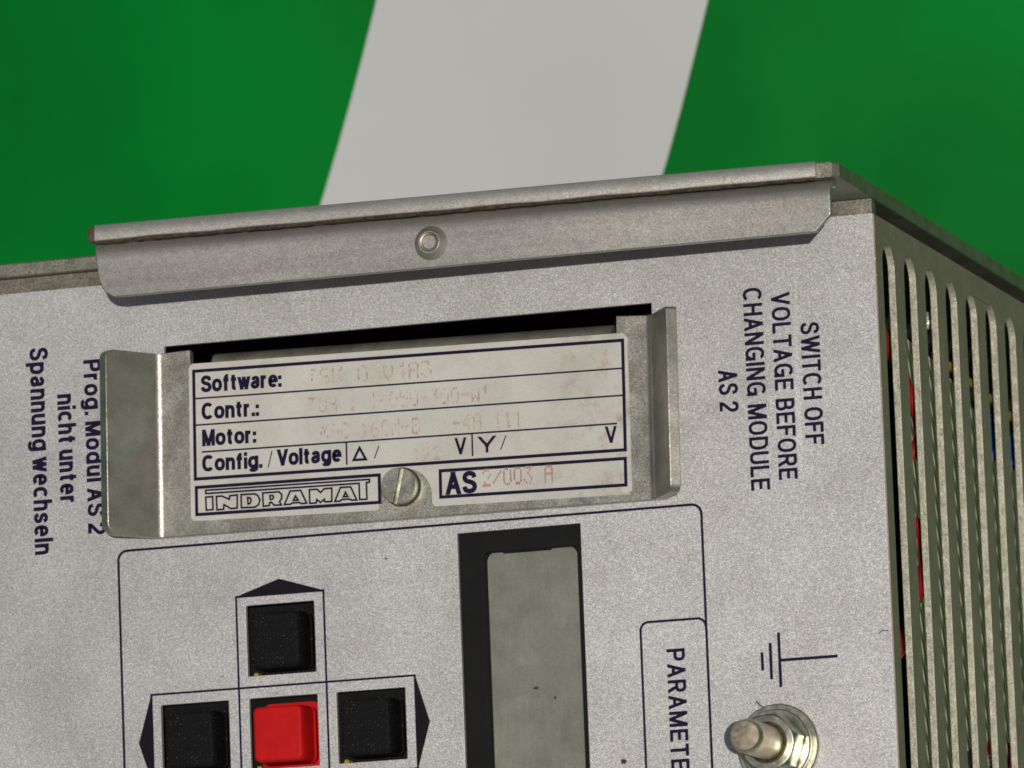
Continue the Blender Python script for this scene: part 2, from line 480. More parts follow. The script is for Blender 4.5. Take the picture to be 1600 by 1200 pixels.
# stroke = (points, kind) kind: 'l' line, 'd' diagonal cut level, 'c' closed, 's' smooth open
G = {
 'S': (.62, [(cr([(.59, .74), (.53, .93), (.32, 1.0), (.11, .93), (.04, .75), (.12, .60), (.32, .52), (.52, .43), (.61, .26), (.54, .07), (.32, 0), (.09, .07), (.02, .27)], 4), 's')]),
 'W': (.96, [([(0, 1), (.24, 0)], 'd'), ([(.24, 0), (.48, 1)], 'd'), ([(.48, 1), (.72, 0)], 'd'), ([(.72, 0), (.96, 1)], 'd')]),
 'I': (0, [([(0, 0), (0, 1)], 'l')]),
 'T': (.56, [([(0, 1), (.56, 1)], 'l'), ([(.28, 0), (.28, 1)], 'l')]),
 'C': (.66, [(arc(.34, .5, .34, .5, 42, 318), 's')]),
 'H': (.58, [([(0, 0), (0, 1)], 'l'), ([(.58, 0), (.58, 1)], 'l'), ([(0, .52), (.58, .52)], 'l')]),
 'O': (.68, [(arc(.34, .5, .34, .5, 0, 360)[:-1], 'c')]),
 'F': (.50, [([(0, 0), (0, 1), (.50, 1)], 'l'), ([(0, .52), (.42, .52)], 'l')]),
 'V': (.60, [([(0, 1), (.30, 0)], 'd'), ([(.30, 0), (.60, 1)], 'd')]),
 'L': (.48, [([(0, 1), (0, 0), (.48, 0)], 'l')]),
 'A': (.62, [([(0, 0), (.31, 1)], 'd'), ([(.31, 1), (.62, 0)], 'd'), ([(.12, .30), (.50, .30)], 'n')]),
 'G': (.66, [(arc(.34, .5, .34, .5, 42, 335), 's'), ([(.36, .44), (.66, .44), (.66, 0)], 'l')]),
 'E': (.52, [([(.52, 1), (0, 1), (0, 0), (.52, 0)], 'l'), ([(0, .52), (.46, .52)], 'l')]),
 'B': (.56, [([(0, 0), (0, 1)], 'l'), (half_bowl(0, .53, 1, .51), 's'), (half_bowl(0, 0, .53, .56), 's')]),
 'R': (.58, [([(0, 0), (0, 1)], 'l'), (half_bowl(0, .48, 1, .56), 's'), ([(.30, .48), (.57, 0)], 'd')]),
 'P': (.56, [([(0, 0), (0, 1)], 'l'), (half_bowl(0, .45, 1, .56), 's')]),
 'D': (.60, [([(0, 0), (0, 1)], 'l'), ([(0, 1)] + arc(.27, .5, .34, .5, 90, -90, 18) + [(0, 0)], 's')]),
 'N': (.58, [([(0, 0), (0, 1)], 'l'), ([(.58, 0), (.58, 1)], 'l'), ([(.02, 1), (.56, 0)], 'd')]),
 'M': (.74, [([(0, 0), (0, 1)], 'l'), ([(.74, 0), (.74, 1)], 'l'), ([(.03, 1), (.37, 0)], 'd'), ([(.37, 0), (.71, 1)], 'd')]),
 'U': (.58, [([(0, 1)] + [(0, .4)] + arc(.29, .29, .29, .29, 180, 360, 14) + [(.58, .4), (.58, 1)], 'l')]),
 'Y': (.66, [([(0, 1), (.33, .44)], 'd'), ([(.66, 1), (.33, .44)], 'd'), ([(.33, 0), (.33, .5)], 'l')]),
 '2': (.58, [(cr([(.02, .72), (.08, .92), (.29, 1), (.50, .92), (.56, .73), (.50, .56), (.30, .36), (.10, .17), (.03, .0)], 4) + [(.58, 0)], 's')]),
 'o': (.54, [(arc(.27, .35, .27, .35, 0, 360)[:-1], 'c')]),
 'n': (.47, [([(0, 0), (0, X)], 'l'), (ARCH, 's0')]),
 'u': (.47, [([(.47, 0), (.47, X)], 'l'), ([(.47 - a, X - b) for a, b in ARCH], 's0')]),
 'h': (.47, [([(0, 0), (0, 1)], 'l'), (ARCH, 's0')]),
 'p': (.54, [([(0, -.27), (0, X)], 'l'), (arc(.27, .35, .27, .35, 0, 360)[:-1], 'c')]),
 'd': (.54, [([(.54, 0), (.54, 1)], 'l'), (arc(.27, .35, .27, .35, 0, 360)[:-1], 'c')]),
 'g': (.54, [([(.54, X), (.54, .0)] + cr([(.54, -.05), (.51, -.18), (.42, -.26), (.27, -.28), (.12, -.25), (.05, -.15)], 3), 's1'), (arc(.27, .35, .27, .34, 0, 360)[:-1], 'c')]),
 'a': (.50, [(cr([(.05, .52), (.11, .65), (.26, X), (.40, .65), (.44, .52)], 4) + [(.44, .14)] + cr([(.45, .06), (.53, .0)], 2), 's'), (cr([(.44, .40), (.24, .36), (.06, .29), (.01, .17), (.08, .03), (.22, 0), (.38, .07), (.44, .18)], 4), 's')]),
 'e': (.52, [([(.03, .37), (.51, .37)] + arc(.265, .35, .25, .35, 5, 318, 22)[1:], 's')]),
 'r': (.30, [([(0, 0), (0, X)], 'l'), (cr([(0, .42), (.05, .60), (.16, .69), (.31, .69)], 4), 's')]),
 's': (.46, [(cr([(.44, .52), (.38, .66), (.23, X), (.08, .65), (.03, .53), (.09, .42), (.24, .36), (.40, .29), (.45, .17), (.38, .04), (.23, 0), (.07, .05), (.01, .19)], 4), 's')]),
 'c': (.50, [(arc(.27, .35, .27, .35, 45, 315), 's')]),
 't': (.32, [([(.13, .90), (.13, .16)] + cr([(.14, .07), (.20, .01), (.32, 0)], 3), 's1'), ([(-.07, X), (.37, X)], 'n')]),
 'i': (0, [([(0, 0), (0, .62)], 'l'), ([(0, 1.01), (0, 1.02)], 'l')]),
 'l': (0, [([(0, 0), (0, 1)], 'l')]),
 'f': (.32, [([(.13, 0), (.13, .78)] + cr([(.135, .88), (.20, .98), (.34, 1.0)], 3), 's1'), ([(-.07, X), (.37, X)], 'n')]),
 'w': (.74, [([(0, X), (.185, 0)], 'd'), ([(.185, 0), (.37, X)], 'd'), ([(.37, X), (.555, 0)], 'd'), ([(.555, 0), (.74, X)], 'd')]),
 '.': (0, [([(0, 0), (0, .01)], 'l')]),
 ':': (0, [([(0, 0), (0, .01)], 'l'), ([(0, .58), (0, .59)], 'l')]),
}
def lettering(name, text, origin, direction, length, cap, weight, z, mat, parent, gap=.20, space=.36, slimk=1.0):
    """direction: 'E' reads along +x, 'S' reads along -y with letter tops towards +x. length = overall length."""
    wr = weight / cap
    adv, items = 0.0, []
    for ch in text:
        if ch == ' ':
            adv += space
            continue
        w, strokes = G[ch]
        items.append((adv, strokes))
        adv += w * slimk + wr + gap
    total = adv - gap
    kx = length / total
    inner = cap - weight
    mb = MB()
    for x0, strokes in items:
        for k, (pts, kind) in enumerate(strokes):
            q = [((x0 + wr / 2 + p[0] * slimk) * kx, weight / 2 + p[1] * inner) for p in pts]
            zz = z + k * 0.0007
            if direction == 'E':
                mp = lambda x, y: (origin[0] + x, origin[1] + y)
            else:
                mp = lambda x, y: (origin[0] + y, origin[1] - x)
            if kind == 'd':
                (xa, ya), (xb, yb) = q
                dy = yb - ya
                L = math.hypot(xb - xa, dy)
                hw = weight * L / abs(dy) / 2
                e = weight / 2 / abs(dy)
                xa2, xb2 = xa - (xb - xa) * e * .6, xb + (xb - xa) * e * .6
                ya2, yb2 = ya - dy * e, yb + dy * e
                vv = [(xa2 - hw, ya2), (xa2 + hw, ya2), (xb2 + hw, yb2), (xb2 - hw, yb2)]
                mb.add([(*mp(*p), zz) for p in vv], [(0, 1, 2, 3)])
            elif kind == 'c':
                ribbon(mb, q, weight, zz, closed=True, mp=mp)
            elif kind == 'l':
                ribbon(mb, q, weight, zz, cap=True, mp=mp)
            elif kind == 's1':
                a = Vector(q[0]) - Vector(q[1])
                q[0] = tuple(Vector(q[0]) + a.normalized() * weight / 2)
                ribbon(mb, q, weight, zz, mp=mp)
            elif kind == 's0':
                a = Vector(q[-1]) - Vector(q[-2])
                q[-1] = tuple(Vector(q[-1]) + a.normalized() * weight / 2)
                ribbon(mb, q, weight, zz, mp=mp)
            else:
                ribbon(mb, q, weight, zz, mp=mp)
    return mb.done(name, mat, parent)

DOT = {
 'T': '11111 00100 00100 00100 00100 00100 00100', 'S': '01111 10000 10000 01110 00001 00001 11110',
 'M': '10001 11011 10101 10101 10001 10001 10001', 'D': '11110 10001 10001 10001 10001 10001 11110',
 'A': '01110 10001 10001 11111 10001 10001 10001', '0': '01110 10001 10001 10001 10001 10001 01110',
 '5': '11111 10000 11110 00001 00001 10001 01110', 'V': '10001 10001 10001 10001 10001 01010 00100',
 '4': '00010 00110 01010 10010 11111 00010 00010', '3': '11111 00010 00100 00010 00001 10001 01110',
 '1': '00100 01100 00100 00100 00100 00100 01110', '.': '00000 00000 00000 00000 00000 01100 01100',
 '-': '00000 00000 00000 11111 00000 00000 00000', 'W': '10001 10001 10001 10101 10101 11011 10001',
 'C': '01110 10001 10000 10000 10000 10001 01110', '6': '00110 01000 10000 11110 10001 10001 01110',
 'B': '11110 10001 10001 11110 10001 10001 11110', '2': '01110 10001 00001 00010 00100 01000 11111',
 '/': '00000 00001 00010 00100 01000 10000 00000',
}
def dot_print(name, text, x, y, pitch, height, z, mat, parent, keep, wid=.82):
    mb = MB()
    sx, sy = pitch * wid / 5, height / 7
    for i, ch in enumerate(text):
        if ch == ' ':
            continue
        kp = keep[min(i, len(keep) - 1)] if isinstance(keep, (list, tuple)) else keep
        for r, row in enumerate(DOT[ch].split()):
            for c_, bit in enumerate(row):
                if bit == '1' and random.random() < kp:
                    cx, cy = x + i * pitch + (c_ + .5) * sx, y + (6.5 - r) * sy
                    w_, h_ = sx * random.uniform(.34, .48), sy * random.uniform(.46, .60)
                    cx += random.uniform(-.1, .1) * sx
                    mb.add([(cx - w_, cy - h_, z), (cx + w_, cy - h_, z), (cx + w_, cy + h_, z), (cx - w_, cy + h_, z)], [(0, 1, 2, 3)])
    return mb.done(name, mat, parent)

def thing(name, label, cat, loc=(0, 0, 0), rz=0.0, world_children=False):
    o = bpy.data.objects.new(name, None)
    o.empty_display_size = 0.02
    o.location = tuple(c * S for c in loc)
    o.rotation_euler = (0, 0, rz)
    COL.objects.link(o)
    o['label'] = label
    o['category'] = cat
    if world_children:
        o['_world'] = 1
    return o

# ================================================================== ground sheet
GZ = -32.0
def wave(u, v):
    d = (u + 5.3) * .6 + (v - 12.9) * .8
    e = -(u + 16.5)
    sp = lambda q: math.log1p(math.exp(max(-30, min(30, q / .7)))) * .7
    fold = -.26 * min(sp(d), 14) - .22 * min(sp(e), 14)
    return fold + 0.35 * math.sin(u * .13 + v * .05 + 1.0) + 0.25 * math.sin(v * .11 - u * .04) - .6
def edge_x(side, v):
    t = max(-30.0, min(45.0, v - 11.5))
    if side == 0:
        return -14.0 + .35 * t - .009 * t * t * (1 if abs(t) < 6 else 6 / abs(t))
    return -5.85 + .31 * t - .016 * t * t * (1 if abs(t) < 6 else 6 / abs(t))
mb = MB()
N = 90
vs = []
for j in range(N + 1):
    for i in range(N + 1):
        u, v = (-1 + 2 * i / N), (-1 + 2 * j / N)
        u, v = 60 * u + 540 * u ** 5, 60 * v + 540 * v ** 5
        vs.append((u, v, GZ + wave(u, v)))
mb.add(vs, [(j * (N + 1) + i, j * (N + 1) + i + 1, (j + 1) * (N + 1) + i + 1, (j + 1) * (N + 1) + i) for j in range(N) for i in range(N)])
o = mb.done('ground', M['green'], smooth=True); o['kind'] = 'structure'
mb = MB()
vs = []
rows = [-60 + 1.0 * k for k in range(161)]
for v in rows:
    a, b = edge_x(0, v), edge_x(1, v)
    for k in range(7):
        u = a + (b - a) * k / 6
        vs.append((u, v, GZ + wave(u, v) + .12))
mb.add(vs, [(j * 7 + i, j * 7 + i + 1, (j + 1) * 7 + i + 1, (j + 1) * 7 + i) for j in range(len(rows) - 1) for i in range(6)])
o = mb.done('ground_stripe', M['white'], smooth=True); o['kind'] = 'structure'

# ================================================================== the control unit
unit = thing('control_unit', 'silver painted steel servo control unit with slotted side lying face up on the green sheet',
             'control unit', (-1.5, -8, GZ), 0, True)
UL, UR, VB, VT = -10.6, 6.585, -19.0, 2.411      # front panel extents
OPEN = [(-6.42, -2.05), (2.58, -2.10), (2.58, 1.203), (-6.42, 1.213)]
KEYS = [(-4.41, -4.13), (-4.405, -5.77), (-6.05, -5.765), (-2.79, -5.765)]
KW, KH = .635, .625
holes = [OPEN, [(-1.108, -9.6), (1.138, -9.6), (1.138, -2.527), (-1.108, -2.534)]]
for (a, b) in KEYS:
    holes.append(rrect(a - KW, b - KH, a + KW, b + KH, .02, 2))
mb = MB()
mb.plate([(UL, VB), (UR, VB), (UR, VT), (UL, VT)], holes, -.10, 0.0)
panel = mb.done('front_panel', M['panel'], unit)
bevel(panel, .012, 2)

# printing on the panel
Z0 = .006
mb = MB()
LW = .044
outline = [(-7.395, -19), (-7.395, -2.54)] + arc(-7.225, -2.535, .17, .17, 180, 90, 8, 2)[1:] + arc(3.15, -2.535, .17, .17, 90, 0, 8, 2) + [(3.32, -19)]
ribbon(mb, outline, LW, Z0)
ribbon(mb, [(2.145, -19)] + [(2.145, -4.50)] + arc(2.285, -4.475, .14, .14, 180, 90, 8, 2)[1:] + arc(3.17, -4.475, .14, .14, 90, 0, 8, 2), LW * .95, Z0 + .0007)
mb.done('printed_outline', M['ink'], panel)
mb = MB()
K = .038
U0, U1, U2, U3 = -6.851, -5.216, -3.593, -1.970
V0, V1, V2 = -3.341, -4.949, -6.57
ribbon(mb, [(U1, -8.2), (U1, V0), (U2, V0), (U2, -8.2)], K, Z0)
ribbon(mb, [(U0, V2), (U0, V1), (U3, V1), (U3, V2)], K, Z0 + .0007, closed=True)
mb.done('printed_key_grid', M['ink'], panel)
for tri in ([(U1 - .02, V0), (U2 + .02, V0), (-4.407, -3.075)], [(U0, V1 + .02), (U0, V2 - .02), (-7.112, -5.79)], [(U3, V1 + .02), (U3, V2 - .02), (-1.722, -5.766)]):
    mb = MB(); mb.add([(a, b, Z0 + .002) for a, b in tri], [(0, 1, 2)])
    mb.done('printed_arrow', M['ink_black'], panel)
mb = MB()
E_ = .052
ribbon(mb, [(4.597, -4.68), (4.597, -5.62)], E_, Z0)
ribbon(mb, [(4.440, -4.85), (4.440, -5.475)], E_, Z0)
ribbon(mb, [(4.289, -5.0), (4.289, -5.315)], E_, Z0)
ribbon(mb, [(4.62, -5.160), (5.62, -5.160)], E_, Z0)
mb.done('printed_earth_symbol', M['ink'], panel)
T = lambda text, base, start, end, cap, w, gap=.2, sp=.36, sl=1.0: lettering('printed_text', text, (base, start), 'S', start - end, cap, w, Z0, M['ink'], panel, gap, sp, sl)
T('SWITCH OFF', 5.224, .615, -1.503, .335, .056, .17, .42)
T('VOLTAGE BEFORE', 4.726, 1.171, -2.062, .335, .056, .17, .42)
T('CHANGING MODULE', 4.225, 1.298, -2.208, .340, .056, .17, .42)
T('AS 2', 3.725, -.092, -.815, .345, .057, .17, .36)
T('PARAMETER', 2.592, -4.831, -7.19, .328, .057, .20)
T('Spannung wechseln', -8.968, 1.391, -2.305, .355, .068, .17, .30)
T('nicht unter', -8.461, .511, -1.44, .345, .068, .17, .30)
T('Prog. Modul AS 2', -7.948, 1.087, -2.035, .335, .066, .17, .30)

# side panel with long slots (plane U = UR)
side_outer = [(-.03, VB), (-30.5, VB), (-30.5, 2.47), (-.03, 2.41)]   # (W, V)
sl = []
for k in range(20):
    w1 = -.235 - 1.447 * k - .25
    w0 = w1 - .80
    sl.append(rrect(w0, -14.0, w1, 2.0, .39, 7))
mb = MB()
mb.plate(side_outer, sl, UR - .10, UR + .02, lambda a, b, z: (z, b, a))
side = mb.done('side_panel', [M['zinc_olive'], M['cut_edge']], unit)
for p in side.data.polygons:
    if abs(p.normal.x) < .5 and p.center.z > -.29 and p.center.y < .0202 and p.center.z < -.003:
        p.material_index = 1
bevel(side, .018, 2)

# rear tray closes the body
mb = MB()
mb.box((UL, VB, -31), (UL + .12, 2.4, -.11))
mb.box((UL + .13, VB, -31), (UR - .12, VB + .12, -.11))
mb.box((UL + .13, VB + .13, -31), (UR - .12, 2.4, -30.9))
mb.done('rear_tray', M['dark'], unit)  # walls coloured near black, the shade inside the housing painted in
# channel strip between panel and cover
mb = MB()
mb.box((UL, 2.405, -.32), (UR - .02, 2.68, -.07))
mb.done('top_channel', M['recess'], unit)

# top cover: sheet with a forward flange over its right part
mb = MB()
plan = [(UL, -30.6), (6.60, -30.6), (6.60, 2.10), (6.50, 2.20), (-6.68, 2.42), (-6.68, .10), (UL, .10)]
def cov(a, b, z):
    lift = .05 * max(0, min(1, b / 2.3)) * max(0, min(1, (6.6 - a) / 13.3)) if b > .2 else 0
    return (a, z + lift, b)
mb.plate(plan, [], 2.69, 2.95, cov)
cover = mb.done('top_cover', M['zinc_dull'], unit)
bevel(cover, .035, 3, 50)
# folded hem running along the front of the flange
mb = MB()
def hemz(u):
    return 2.24 + (6.5 - u) / 13.2 * .22
vv, ff = [], []
prof = [(-.03, 2.685), (.0, 2.688), (.085, 2.686), (.10, 2.692), (.106, 2.705), (.102, 2.935), (.09, 2.955), (.05, 2.962), (-.03, 2.965)]
us = [-6.68 + (6.24 + 6.68) * i / 24 for i in range(25)]
for u in us:
    for dw, v in prof:
        lift = .05 * (6.6 - u) / 13.3
        wob = .006 * math.sin(u * 3.1) + .004 * math.sin(u * 7.7 + 1)
        vv.append((u, v + lift + (wob if v < 2.8 else 0), hemz(u) + dw))
n = len(prof)
for i in range(24):
    for j in range(n):
        ff.append((i * n + j, i * n + (j + 1) % n, (i + 1) * n + (j + 1) % n, (i + 1) * n + j))
ff.append(tuple(range(n))); ff.append(tuple(24 * n + j for j in range(n)))
mb.add(vv, ff)
mb.done('folded_hem', M['zinc'], unit, smooth=True)
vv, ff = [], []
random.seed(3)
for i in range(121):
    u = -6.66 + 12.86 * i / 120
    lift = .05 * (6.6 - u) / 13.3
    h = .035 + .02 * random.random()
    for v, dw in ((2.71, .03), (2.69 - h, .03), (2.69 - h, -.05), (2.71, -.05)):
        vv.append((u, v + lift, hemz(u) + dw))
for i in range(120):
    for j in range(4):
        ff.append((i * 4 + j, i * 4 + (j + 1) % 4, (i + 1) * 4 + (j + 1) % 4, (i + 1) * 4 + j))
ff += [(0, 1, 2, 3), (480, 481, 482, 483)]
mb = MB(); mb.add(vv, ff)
mb.done('grime_shade_seam', M['seam'], unit)  # dark strip: the gap's shade and its grime put into one colour
mb = MB(); mb.box((-6.83, 2.72, 2.22), (-6.69, 2.99, 2.52))
bevel(mb.done('hem_end', M['rust'], unit), .03, 2)

# hanging bracket plate: bends down from under the flange
th = .12
zf = 2.20
path = []
for i in range(9):
    t = math.radians(90 - 90 * i / 8)
    path.append((2.66 - .32 + .32 * math.sin(t), zf - .32 + .32 * math.cos(t), math.sin(t), math.cos(t)))   # (V, W, nV, nW)
path = [(2.66, 1.75, 1, 0)] + path
vb_l, vb_r = 1.775, 1.755
def left_edge(v):     # U of left edge as a function of V
    if v > 2.2:
        return -6.86 + .12 * (2.66 - v) / .6 * .8
    t = min(1, (2.2 - v) / .425)
    return -6.786 + .40 * (1 - math.sqrt(max(0, 1 - t * t)))
def right_edge(v):
    if v > 2.05:
        return 6.44
    return 6.44 - (2.05 - v) * 1.05
nu = 40
for i in range(1, 25):
    v = 2.34 + (1.775 - 2.34) * i / 24
    path.append((v, zf, 0, 1))
RC = (-.66, 2.20)          # rivet centre on the plate
vv, ff = [], []
m_ = len(path)
for side_ in (0, 1):
    for (v, w, nv, nw) in path:
        a, b = left_edge(v), right_edge(v)
        for k in range(nu + 1):
            u = a + (b - a) * k / nu
            o_ = -th * side_
            lf = (.035 + .145 * (6.5 - u) / 13.3) * max(0, min(1, (v - 1.9) / .6))
            vv.append((u, v + lf + nv * o_, w + nw * o_ + .012 * math.sin(u * .9)))
off = m_ * (nu + 1)
for j in range(m_ - 1):
    for k in range(nu):
        a = j * (nu + 1) + k
        ff.append((a, a + 1, a + nu + 2, a + nu + 1))
        ff.append((off + a, off + a + nu + 1, off + a + nu + 2, off + a + 1))
for j in range(m_ - 1):
    a = j * (nu + 1); ff.append((a, a + nu + 1, off + a + nu + 1, off + a))
    a = j * (nu + 1) + nu; ff.append((a + nu + 1, a, off + a, off + a + nu + 1))
for k in range(nu):
    ff.append((k + 1, k, off + k, off + k + 1))
    a = (m_ - 1) * (nu + 1) + k; ff.append((a, a + 1, off + a + 1, off + a))
br = link_mesh('hanging_bracket', vv, ff, M['zinc'], unit, True)
bevel(br, .02, 2, 60)
# raised boss and hollow rivet
prof = [(.31, -.02), (.285, .008), (.25, .04), (.215, .09), (.19, .12), (.17, .12)]
mb = MB(); mb.lathe(prof, (RC[0], RC[1], zf), 40)
boss = mb.done('pressed_boss', M['zinc'], br, True)
prof = [(.172, .05), (.172, .14), (.155, .165), (.13, .16), (.115, .12), (.105, .0), (.10, -.1), (.0001, -.1)]
mb = MB(); mb.lathe(prof, (RC[0] + .01, RC[1], zf), 40)
mb.done('hollow_rivet', M['stud'], br, True)
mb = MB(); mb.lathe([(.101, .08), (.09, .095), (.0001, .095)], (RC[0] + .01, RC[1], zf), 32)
mb.done('rivet_bore', M['seam'], br, True)  # dark disc inside the rivet, the hole's shade put into its colour

# ---- display
mb = MB()
mb.plate([(-1.35, -10), (1.4, -10), (1.4, -2.3), (-1.35, -2.3)],
         [[(-.72, -9.2), (1.005, -9.2)] + rrect(-.72, -9.2, 1.005, -2.885, (.12, .10, 0, 0), 5)[1:-1] if False else rrect(-.72, -9.2, 1.005, -2.885, (.12, .10, .1, .1), 5)],
         -.30, -.18)
disp = mb.done('display', M['bezel'], unit)
bevel(disp, .02, 2)
mb = MB(); mb.box((-1.3, -9.9, -.52), (1.35, -2.4, -.44))
mb.done('display_backing', M['bezel'], disp)
mb = MB()
mb.plate(rrect(-.70, -9.1, .945, -2.845, .19, 8), [], -.44, -.40)
mb.done('lcd_screen', M['lcd'], disp)
mb = MB(); mb.box((-.38, -2.90, -.40), (.48, -2.865, -.31))
mb.done('bezel_tab', M['bezel'], disp)

# ---- push buttons
def cap_mesh(name, mat, parent):
    """tapered square key with dished top"""
    levels = [(.475, .51, -.32, .13), (.465, .505, -.20, .13), (.450, .485, .12, .11), (.444, .476, .215, .10), (.434, .464, .242, .09), (.418, .446, .255, .085), (.39, .415, .258, .08), (.2, .2, .250, .05)]
    vv, ff = [], []
    for hx, hy, z, r in levels:
        l = rrect(-hx, -hy, hx, hy, r, 5)
        vv += [(a, b, z) for a, b in l]
        n_ = len(l)
    for j in range(len(levels) - 1):
        for i in range(n_):
            a, b = j * n_ + i, j * n_ + (i + 1) % n_
            ff.append((a, b, b + n_, a + n_))
    ff.append(tuple(range(n_ - 1, -1, -1)))
    ff.append(tuple((len(levels) - 1) * n_ + i for i in range(n_)))
    return link_mesh(name, vv, ff, mat, parent, True)
def skirt_mesh(name, mat, parent):
    mb = MB()
    mb.plate(rrect(-.56, -.60, .62, .60, .22, 7), [], -.62, -.46)
    mb.plate(rrect(-.50, -.50, .50, .50, .12, 5), [], -.455, -.325)
    o = mb.done(name, mat, parent)
    return bevel(o, .03, 2)
cap0 = cap_mesh('push_button', M['black'], unit)
sk0 = skirt_mesh('button_base', M['black'], cap0)
capr = cap_mesh('push_button', M['red'], unit)
skr = skirt_mesh('button_base', M['red'], capr)
cap0['label'] = 'black square key under the printed up arrow'
capr['label'] = 'red square key in the middle of the key cross'
cap0.location = ((KEYS[0][0] - .035) * S, (KEYS[0][1] - .03) * S, 0)
capr.location = ((KEYS[1][0] - .035) * S, (KEYS[1][1] - .04) * S, 0)
for k, lab in ((2, 'black square key beside the printed left arrow'), (3, 'black square key beside the printed right arrow')):
    c = cap0.copy(); COL.objects.link(c)
    c.location = ((KEYS[k][0] - .035) * S, (KEYS[k][1] - .03) * S, 0)
    c['label'] = lab
    d = sk0.copy(); COL.objects.link(d); d.parent = c
mb = MB(); mb.box((-8.2, -8.4, -1.2), (-1.4, -3.0, -1.0))
board = mb.done('key_board', M['dark'], unit)
for k, (a, b) in enumerate(KEYS):
    mb = MB()
    mb.box((a - .66, b - .66, -.98), (a - .575, b - .52, -.36))
    bevel(mb.done('switch_clip', M['yellow'], board), .02, 1)

# ---- earth stud
SC = (4.525, -6.63, 0)
mb = MB(); mb.lathe([(.295, -.3), (.295, 1.99), (.288, 2.04), (.250, 2.12), (.240, 2.13), (.0001, 2.14)], SC, 56)
stud = mb.done('earth_stud', M['stud'], unit, True)
mb = MB(); mb.lathe([(.70, .004), (.72, .02), (.72, .10), (.70, .12), (.34, .12), (.31, .10)], SC, 72)
mb.done('flat_washer', M['nut'], stud, True)
mb = MB(); mb.lathe([(.60, .125), (.62, .14), (.62, .25), (.60, .27), (.36, .27), (.33, .25)], SC, 64)
mb.done('lock_washer', M['nut'], stud, True)
vv, ff = [], []
hexl = []
for i in range(60):
    t = 2 * math.pi * i / 60 + math.radians(12)
    q = (t - math.radians(12)) % (math.pi / 3) - math.pi / 6
    hexl.append((t, .475 / math.cos(q)))
for fz, cut in ((.275, .49), (.33, 9), (.72, 9), (.79, .49), (.81, .465), (.81, .35), (.77, .305)):
    for t, r in hexl:
        rr = min(r, cut)
        vv.append((SC[0] + rr * math.cos(t), SC[1] + rr * math.sin(t), fz))
for j in range(6):
    for i in range(60):
        a, b = j * 60 + i, j * 60 + (i + 1) % 60
        ff.append((a, b, b + 60, a + 60))
ff.append(tuple(range(59, -1, -1)))
nut = link_mesh('hex_nut', vv, ff, M['nut'], stud, True)
bevel(nut, .012, 2, 30)

# ---- things seen behind the slots
mb = MB()
mb.plate([(-3.15, .75), (-5.0, .62), (-6.6, .40), (-8.0, .10), (-9.0, -.50), (-13.5, -.55), (-29, -.8), (-29, -16), (-3.15, -16)], [], 4.8, 6.24,
         lambda a, b, z: (z, b, a))
mb.done('ribbed_core', M['core'], unit)
mb = MB(); mb.box((4.7, -16.2, -3.12), (6.30, .72, -3.0))
mb.done('slot_shade_plate', M['dark'], unit)  # added dark plate, hides the core so the first slot looks unlit
mb = MB(); mb.tube(cr([(6.12, 1.3, -1.3), (6.2, .5, -1.9), (6.28, -.1, -2.9), (6.37, -.7, -3.38), (6.33, -1.15, -3.40), (6.0, -1.6, -3.5), (5.95, -2.2, -3.5), (6.33, -2.7, -3.38), (6.36, -3.5, -3.25), (6.22, -4.2, -2.7), (6.2, -4.85, -2.05), (6.0, -5.3, -1.7), (5.6, -6.2, -1.4)], 6), .11)
mb.done('red_wire', M['red_wire'], unit, True)
mb = MB(); mb.tube(cr([(6.2, .75, -5.4), (6.3, .60, -6.4), (6.3, .50, -7.9), (6.3, .40, -9.3), (6.3, .25, -10.8), (6.2, 0, -13)], 6), .075)
mb.done('amber_wire', M['amber_wire'], unit, True)
for w in (-9.35, -10.75):
    mb = MB(); mb.tube([(6.32, .18 if w > -10 else -.05, w), (6.32, -.5, w), (6.22, -.56, w)], .16)
    mb.done('blue_wire', M['blue_wire'], unit, True)
mb = MB(); mb.tube([(6.3, -5.95, -7.95), (6.3, -6.2, -7.95)], .17)
mb.done('red_sleeve', M['red_wire'], unit, True)
mb = MB()
prof = []
for i in range(26):
    mb.tube([(6.28, -6.22 - i * .08, -7.95), (6.28, -6.27 - i * .08, -7.95)], .16, 12)
mb.done('corrugated_tube', M['zinc_dull'], unit)
mb = MB(); mb.tube(cr([(6.3, -5.9, -9.5), (6.32, -6.4, -9.35), (6.3, -7.3, -9.3)], 4), .13)
mb.done('red_wire', M['red_wire'], unit, True)
mb = MB(); mb.tube([(6.3, -6.25, -6.45), (6.3, -7.6, -6.7)], .2)
mb.done('black_wire', M['black_wire'], unit, True)
mb = MB(); mb.lathe([(.1, 0), (.16, .05), (.16, .16), (.08, .2)], (6.25, 1.27, -4.95), 16)
mb.done('solder_tag', M['zinc_bright'], unit, True)

# ================================================================== plug-in programming module
TH = math.radians(-.92)
mod = thing('programming_module', 'programming module with zinc pull tabs and white sticker in the upper slot of the unit',
            'plug-in module', (-5.815, .706, 0), TH)
t = .19
ZF = .20
stations = []   # x, w, nx, nw (front face point and outward normal), ytop, ybot
def ybot(x):
    return -2.93 + .11 * (x + .6) / 9.1
A = math.radians(57)
R_in = .16
YT = .36
